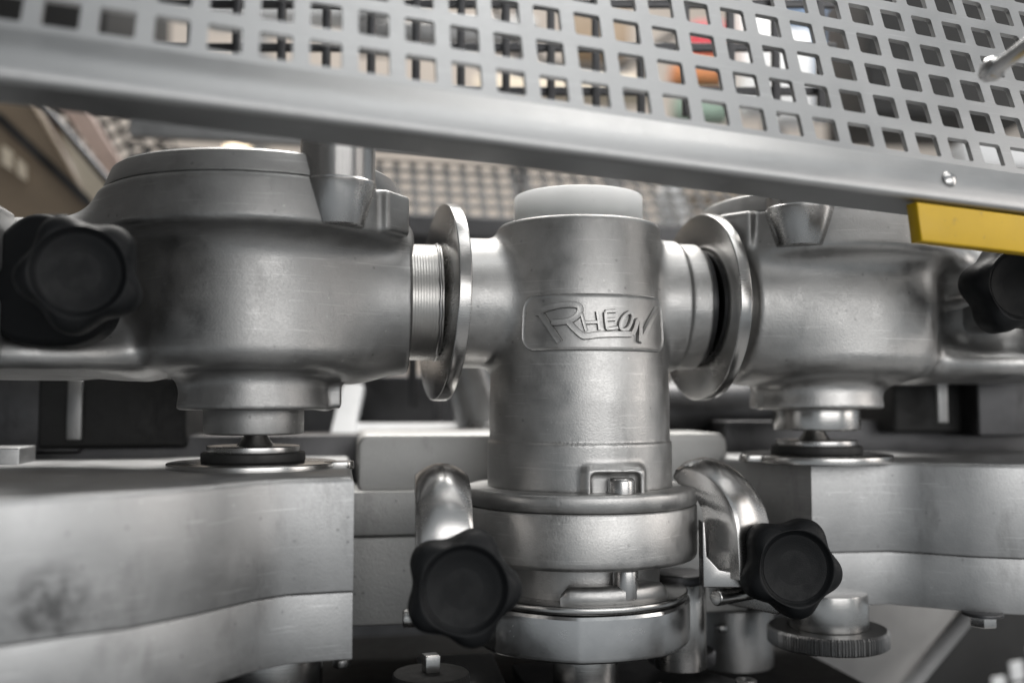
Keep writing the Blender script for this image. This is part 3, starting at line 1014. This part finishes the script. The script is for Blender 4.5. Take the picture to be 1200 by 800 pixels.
for p_ in prof:
    for u_ in us:
        PV.append(GO + GU * u_ + p_)
m_ = len(us)
for k in range(len(prof) - 1):
    for i in range(m_ - 1):
        PF.append((k * m_ + i, (k + 1) * m_ + i, (k + 1) * m_ + i + 1, k * m_ + i + 1))
bend = part('folded_edge', (np.array(PV), PF), SHEET, guard, sharp=60)
sm = bend.modifiers.new('thickness', 'SOLIDIFY'); sm.thickness = 0.0016; sm.offset = -1
# yellow channel under the right end
yc = GO + GU * (13.25 * GP) + corner
yl = (u1 - 13.25 * GP)
part('yellow_bar', prism([(0.0, 0.0), (0.003, -0.0175), (yl, -0.0175), (yl, 0.0)], -0.009, -0.0015, 0.0008, GU, np.cross(-BK, GU) * np.sign(np.cross(-BK, GU)[2]), yc - np.array([0, 0, 0.001])) , YELLOW, guard)
# bolt and rod
bpos = at(1109, 213, (GO - CAM) @ FWD + 15.2 * GP * (GU @ FWD) - 1.3 * GP * (GV @ FWD) - 0.001)
part('dome_bolt', lathe([(0.0042, -0.002), (0.0042, 0.001), (0.0038, 0.0026), (0.0024, 0.0038), (0.0008, 0.0042)], 24, bpos, GN), POLISH, guard)
rp = at(1160, 84, 0.435)
handle = part('handle_rod', tube([rp, at(1180, 71, 0.425), at(1203, 54, 0.412), at(1260, 10, 0.39)], 0.0034, 16), POLISH, guard)
part('handle_foot', lathe([(0.003, -0.004), (0.0052, 0.0), (0.0055, 0.003), (0.004, 0.006), (0.0015, 0.0075)], 24, rp, GN), POLISH, handle)

# ================================================================== BEHIND THE MACHINE
YB = rad(-15)
UX, VZ = np.array([math.cos(YB), math.sin(YB), 0]) * 1.0, np.array([0, 0, 1.0])
UX = np.array([math.cos(rad(3)), math.sin(rad(3)), 0])
NB = np.cross(UX, VZ)
rear = thing('rear_guard', 'dark rear guard of square mesh seen behind, below the front guard', 'machine guard', at(500, 240, 0.80))
ro = at(150, 230, 0.80)
part('mesh_panel', perforated(0, 56, 0, 4, 0.0152, 0.0102, 0.001, 0.0008, ro, UX, np.array([0, 0.63, 0.777]), np.cross(UX, np.array([0, 0.63, 0.777]))), RUBBER, rear, sharp=20)
part('bottom_rail', box(ro + UX * 0.43 + np.array([0, -0.004, -0.016]), (0.88, 0.012, 0.018), 0.001, rad(3)), DARKSTEEL, rear)
part('top_rail', box(ro + UX * 0.43 + np.array([0, 0.05, 0.072]), (0.88, 0.012, 0.020), 0.001, rad(3)), MIDSTEEL, rear)

grid = thing('bar_grid', 'dark crossed bar grid glimpsed through the holes of the front guard', 'grid', at(450, 60, 0.62))
go = at(170, 150, 0.62) + np.array([0, 0, 0.013])
for k in range(16):
    part('upright_bar', box(go + RGT * 0.0285 * k + np.array([0, 0, 0.07]), (0.005, 0.005, 0.15), 0.0006, -YAW), DARKSTEEL, grid)
for k in range(5):
    part('cross_bar', box(go + RGT * 0.21 + np.array([0, 0.005, 0.012 + 0.0285 * k]), (0.46, 0.004, 0.005), 0.0006, -YAW), DARKSTEEL, grid)

p = at(530, 263, 0.86)
solo('cross_tube', tube([p - UX * .09, p - UX * .05, p + UX * .12, p + UX * .6], 0.0062, 24), MIDSTEEL, 'grey round bar running level behind the tee, above the left disc', 'bar')
p = at(530, 292, 0.93)
solo('back_beam', box(p + np.array([0.1, 0, -0.004]), (0.9, 0.04, 0.034), 0.002, rad(3)), DARKSTEEL, 'dark beam running level behind the threaded sleeve', 'beam')

# dark machinery behind and under the pumps
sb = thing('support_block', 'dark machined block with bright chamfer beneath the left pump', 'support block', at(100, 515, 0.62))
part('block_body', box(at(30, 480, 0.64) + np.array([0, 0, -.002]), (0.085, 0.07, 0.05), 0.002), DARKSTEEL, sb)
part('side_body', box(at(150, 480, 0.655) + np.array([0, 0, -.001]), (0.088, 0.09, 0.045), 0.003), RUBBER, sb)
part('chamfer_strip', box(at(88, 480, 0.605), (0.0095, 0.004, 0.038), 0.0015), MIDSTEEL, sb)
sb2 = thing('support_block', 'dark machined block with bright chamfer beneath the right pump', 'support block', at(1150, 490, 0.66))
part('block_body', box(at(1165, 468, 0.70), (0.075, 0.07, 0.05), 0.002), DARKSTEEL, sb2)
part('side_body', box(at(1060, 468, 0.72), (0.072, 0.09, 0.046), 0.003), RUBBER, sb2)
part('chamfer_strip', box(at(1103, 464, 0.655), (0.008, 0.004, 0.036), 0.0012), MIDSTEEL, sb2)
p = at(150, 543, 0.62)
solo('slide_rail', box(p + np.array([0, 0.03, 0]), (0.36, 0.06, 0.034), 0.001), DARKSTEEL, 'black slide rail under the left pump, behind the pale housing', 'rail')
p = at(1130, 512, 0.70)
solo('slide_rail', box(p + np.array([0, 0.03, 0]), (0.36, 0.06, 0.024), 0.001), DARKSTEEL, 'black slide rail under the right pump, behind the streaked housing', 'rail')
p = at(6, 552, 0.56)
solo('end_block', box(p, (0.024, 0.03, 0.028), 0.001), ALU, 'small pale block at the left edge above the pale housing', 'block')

lb = thing('bright_gap_sheet', 'white L shaped sheet standing in for the bright gap behind the centre block, left of the tee', 'bracket', at(405, 535, 0.76))  # leaning white sheets stand in for the bright hall seen through a gap
LEAN = np.array([-0.15 * FWD[1], 0.80, 0.58]); LEAN = LEAN - (LEAN @ RGT) * RGT; LEAN /= np.linalg.norm(LEAN)
part('upright_gap_sheet', prism(rrect(0.018, 0.105, 0.005), -0.004, 0.004, 0.001, tuple(RGT), tuple(LEAN), at(404, 500, 0.76)), WHITE, lb)
part('foot_gap_sheet', prism(rrect(0.090, 0.020, 0.002), -0.004, 0.004, 0.001, tuple(RGT), tuple(LEAN), at(470, 509, 0.755)), WHITE, lb)
part('bracket_screw', lathe(rcyl(0.004, 0, 0.004, 0.001), 16, at(388, 524, 0.75), -FWD), POLISH, lb)
p = at(464, 472, 0.80)
solo('gearbox_cover', box(p + np.array([0, 0.03, 0]), (0.075, 0.05, 0.045), 0.003, -YAW), DARKSTEEL, 'dark boxy cover behind the centre block, below the left disc', 'cover')
solo('hanging_pin', lathe(rcyl(0.0035, 0.0, 0.05, 0.001), 16, at(483, 478, 0.74)), DARKSTEEL, 'thin dark pin hanging below the threaded sleeve', 'pin')
pt = thing('slanted_pipe', 'grey slanted pipe behind the tee, below its left arm', 'pipe', at(560, 505, 0.75))
part('pipe_wall', tube([at(575, 530, 0.75), at(560, 480, 0.75), at(548, 440, 0.75), at(535, 400, 0.75)], 0.019, 32), MIDSTEEL, pt)
part('pipe_collar', lathe(rcyl(0.022, 0, 0.012, 0.001), 32, at(571, 512, 0.75)), TURNED, pt)
rl = thing('roller', 'dark roller lying behind the right arm of the tee', 'roller', at(800, 490, 0.72))
part('roller_sleeve', lathe(rcyl(0.022, -0.06, 0.06, 0.002), 48, at(815, 482, 0.72), UX), DARKSTEEL, rl)
part('roller_ring', lathe(rcyl(0.0235, -0.004, 0.004, 0.001), 48, at(790, 482, 0.72), UX), MIDSTEEL, rl)
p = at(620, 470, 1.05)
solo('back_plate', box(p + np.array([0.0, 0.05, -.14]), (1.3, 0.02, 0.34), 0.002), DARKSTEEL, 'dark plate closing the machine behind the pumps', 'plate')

# underneath
base = thing('base_plate', 'black oily machine base plate with step, below the round collar', 'base plate', (0.0, 0.0, -0.20))
part('deck', box((-0.14, 0.03, -0.185), (0.66, 0.36, 0.02), 0.001), BLACKOX, base)
part('step_edge', prism([(-0.03, -0.05), (0.012, -0.062), (0.016, 0.05), (-0.03, 0.05)], -0.176, -0.156, 0.001, c=(-0.055, 0.02, 0)), MIDSTEEL, base)
pp = at(775, 790, 0.56)
part('tool_plate', prism([(-0.075, -0.06), (0.075, -0.055), (0.020, 0.05), (-0.075, 0.05)], -0.006, 0.0, 0.001, c=(pp[0], pp[1] + .015, -0.163)), DARKSTEEL, base)
b2 = part('cap_screw', lathe([(0.0062, 0), (0.0062, 0.004), (0.0055, 0.0048), (0.0032, 0.0048), (0.0030, 0.002)], 32, (at(874, 797, .56)[0], at(874, 797, .56)[1], -0.163)), MIDSTEEL, base)
part('cap_screw', lathe(rcyl(0.005, 0, 0.005, 0.001), 24, at(400, 781, 0.56)), MIDSTEEL, base)
for dx, dy, an in ((0, 0, 12), (-.012, .006, -8), (.006, .012, 30), (-.02, 0.0, 50)):
    q_ = at(765, 789, .55)
    part('metal_chip', box((q_[0] + dx, q_[1] + dy, -0.1618), (0.008, 0.0022, 0.0012), 0.0003, rad(an)), POLISH, base)
pst = thing('round_post', 'dark round post right of the eight sided nut, under the right clamp', 'post', at(808, 750, 0.56))
part('post_body', lathe(rcyl(0.015, -0.155, -0.105, 0.001), 48, (at(797, 720, .575)[0], at(797, 720, .575)[1], 0)), TURNED, pst)
part('post_top', lathe(rcyl(0.0165, -0.1055, -0.100, 0.001), 48, (at(797, 720, .575)[0], at(797, 720, .575)[1], 0)), DARKSTEEL, pst)
cy = at(860, 760, 0.66)
dr = thing('drum', 'dull grey drum standing behind the base plate, left of the large thumb nut', 'drum', (cy[0], cy[1], -0.24))
part('drum_body', lathe(rcyl(0.026, -0.24, -0.135, 0.003), 64, (cy[0], cy[1], 0)), MIDSTEEL, dr)
part('drum_cap_screw', lathe(rcyl(0.004, 0, 0.004, 0.001), 16, at(845, 739, 0.63)), POLISH, dr)
ch = thing('chute', 'sloping grey sheet steel chute below the right gear housing', 'chute', at(1020, 800, 0.72))
A_, B_ = at(1150, 700, 0.72), at(1035, 840, 0.68)
C_, D_ = at(930, 860, 0.80), at(960, 690, 0.84)
CHUTE = plain('chute_sheet', (0.26, 0.26, 0.263), 0.5)
part('chute_floor', (np.array([A_, B_, C_, D_, A_ + [0, .003, -.003], B_ + [0, .003, -.003], C_ + [0, .003, -.003], D_ + [0, .003, -.003]]),
                     [(0, 3, 2, 1), (4, 5, 6, 7), (0, 1, 5, 4), (1, 2, 6, 5), (2, 3, 7, 6), (3, 0, 4, 7)]), CHUTE, ch)
part('rolled_edge', tube([A_, (A_ + B_) / 2, B_], 0.006, 24), CHUTE, ch)
p = at(903, 790, 0.90)
solo('pale_strip', box(p, (0.012, 0.01, 0.09), 0.001), CREAM, 'narrow cream upright strip between the drum and the chute', 'strip')
wp = thing('white_grille', 'white grille squares in a black panel at the lower right corner', 'grille', at(1180, 810, 0.95))
part('dark_backing', box(at(1200, 790, 1.0) + np.array([0.02, 0.03, 0]), (0.30, 0.01, 0.2), 0.001, rad(-8)), RUBBER, wp)
for i in range(3):
    for j in range(0, 3):
        part('white_tile', prism(rrect(0.0135, 0.0185, 0.0015), 0, 0.002, 0.0006, (0.93, -0.16, .18), (-0.10, 0, 0.99), at(1170 + 21 * i + 3 * j, 803 - 18 * i + 27 * j, 0.975)), WHITE, wp)
bt = thing('hex_bolt', 'small hexagon bolt hanging under the far right of the lower right housing', 'bolt', at(1155, 728, 0.55))
part('bolt_head', lathe(rcyl(0.0075, -0.1265, -0.1195, 0.001), 6, (at(1157, 724, .55)[0], at(1157, 724, .55)[1] + 0.004, 0)), POLISH, bt)
part('washer', lathe(rcyl(0.011, -0.1205, -0.1185, 0.0005), 32, (at(1157, 724, .55)[0], at(1157, 724, .55)[1] + 0.004, 0)), DARKSTEEL, bt)

# ---- upper left background
def slab(pix, d, t):
    """flat board of real thickness through pixel corners at one distance"""
    P = np.array([at(x, y, d) for x, y in pix])
    n = len(P)
    V = np.concatenate([P, P + FWD * t])
    return V, [tuple(range(n))[::-1], tuple(range(n, 2 * n))] + [(i, (i + 1) % n, n + (i + 1) % n, n + i) for i in range(n)]


sg = thing('side_screen', 'brown board with cream border behind the left pump', 'screen', at(60, 250, 0.95))
part('board', slab([(-60, 60), (20, 90), (62, 165), (118, 268), (-60, 262)], 0.95, 0.01), BROWN, sg)
part('tan_strip', slab([(30, 95), (48, 110), (84, 190), (70, 168)], 0.945, 0.004), COPPER, sg)
part('trim', slab([(-60, 118), (-60, 108), (0, 132), (105, 232), (110, 246), (100, 240), (0, 145)], 0.944, 0.004), DARKSTEEL, sg)
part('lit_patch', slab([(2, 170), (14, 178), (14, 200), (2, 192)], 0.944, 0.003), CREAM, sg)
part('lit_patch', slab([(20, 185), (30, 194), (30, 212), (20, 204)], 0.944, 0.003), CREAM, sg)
part('cream_border', slab([(45, 108), (58, 128), (128, 215), (112, 256), (80, 180)], 0.947, 0.008), CREAM, sg)
solo('slanted_rod', tube([at(28, 95, 0.90), at(60, 135, 0.90), at(92, 172, 0.90), at(135, 222, 0.90)], 0.0038, 16), DARKSTEEL, 'dark slanted rod right of the brown board, behind the left pump', 'rod')
solo('pink_panel', slab([(60, 108), (95, 118), (150, 205), (134, 218)], 0.97, 0.008), plain('pinkish_board', (0.42, 0.33, 0.30), 0.7), 'pinkish board strip between the slanted rod and the left pump', 'board')
mq = thing('mesh_scrap', 'small dark diamond mesh panel between the pink board and the left pump', 'mesh', at(140, 200, 1.0))
mU = (at(140, 175, 1.0) - at(128, 150, 1.0)); mU /= np.linalg.norm(mU)
mV = np.cross(FWD, mU)
part('mesh_panel', perforated(-4, 6, -3, 3, 0.0145, 0.0110, 0.002, 0.0008, at(138, 165, 1.0), mU, mV, -FWD), RUBBER, mq, sharp=20)
p = at(278, 166, 1.5)
lam = thing('lit_lamp', 'small lit warm lamp just above the left pump cover', 'lamp', p)
lm, lN, lL, lB = new_mat('lamp_glow')
lB.inputs['Emission Color'].default_value = (1, 0.8, 0.55, 1); lB.inputs['Emission Strength'].default_value = 7
part('lamp_tube', box(p, (0.034, 0.02, 0.011), 0.002, -YAW), lm, lam)
part('lamp_housing', box(p + np.array([0, 0, 0.011]), (0.05, 0.03, 0.010), 0.002, -YAW), MIDSTEEL, lam)

# ---- hall things seen through the holes
def card(px, py, d, w, h, mat, label, cat, t=0.08):
    p = at(px, py, d)
    return solo(cat.replace(' ', '_'), box(p, (w, t, h), 0.004, -YAW), mat, label, cat)


card(826, 50, 1.9, 0.06, 0.05, RED, 'red box seen through the guard holes, right of centre', 'carton')
card(818, 88, 1.88, 0.10, 0.04, ORANGE, 'orange box seen through the guard holes, under the red one', 'carton')
card(822, 128, 1.86, 0.10, 0.05, GREEN, 'green box seen through the lowest guard holes, under the orange one', 'carton')
card(885, 70, 1.8, 0.05, 0.20, WHITE, 'white roll standing seen through the guard holes, right of the boxes', 'roll')
card(925, 95, 1.7, 0.06, 0.15, WHITE, 'white slab leaning seen through the guard holes, right of the white roll', 'slab')
card(960, 60, 1.9, 0.12, 0.22, BLUE, 'slate blue cabinet seen through the guard holes at upper right', 'cabinet', 0.2)
card(1085, 70, 1.2, 0.20, 0.18, RUBBER, 'black machine case seen through the guard holes at far right', 'machine case', 0.15)
card(1160, 186, 1.1, 0.08, 0.03, WHITE, 'white tray seen through the lowest holes at far right', 'tray', 0.05)
card(520, 45, 1.6, 0.3, 0.035, MIDSTEEL, 'grey shelf seen through the guard holes at upper middle', 'shelf')
card(350, 5, 1.6, 0.3, 0.06, WHITE, 'white duct seen through the uppermost guard holes at left', 'duct')
card(90, 30, 1.2, 0.16, 0.16, RUBBER, 'dark cabinet seen through the guard holes at upper left corner', 'cabinet', 0.2)
p = at(787, 248, 1.05)
solo('white_bottle', lathe([(0.006, -0.05), (0.014, -0.049), (0.0155, -0.04), (0.0155, 0.018), (0.012, 0.026), (0.008, 0.03), (0.008, 0.038)], 32, p), WHITE, 'white bottle blurred behind the tee, right of the white plug', 'bottle')
card(830, 236, 1.2, 0.09, 0.022, BROWN, 'brown bar blurred behind the right disc', 'wooden bar', 0.03)

for k, (px, w_) in enumerate(((300, .05), (610, .03), (720, .045), (905, .035))):
    p = at(px, 70, 2.1 + 0.1 * k)
    solo('frame_post', box(p, (w_, 0.05, 1.0), 0.004, -YAW), (MIDSTEEL, DARKSTEEL)[k % 2], ('grey steel post far behind the upper left guard holes', 'thin dark post far behind the middle guard holes', 'wide grey post far behind the guard holes, left of the red box', 'dark post far behind the guard holes, right of the white roll')[k], 'post', 'posts in the hall behind the guard')
card(660, 108, 1.9, 0.34, 0.03, CREAM, 'cream shelf board seen through the lowest middle guard holes', 'shelf board', 0.1)
card(700, 40, 2.0, 0.12, 0.10, BROWN, 'brown carton seen through the middle guard holes', 'carton', 0.1)
solo('hall_cable', tube([at(560, -30, 1.5), at(590, 30, 1.5), at(640, 75, 1.5), at(720, 85, 1.5), at(790, 40, 1.5), at(810, -30, 1.5)], 0.006, 10), RUBBER, 'black cable looping behind the middle of the guard', 'cable')
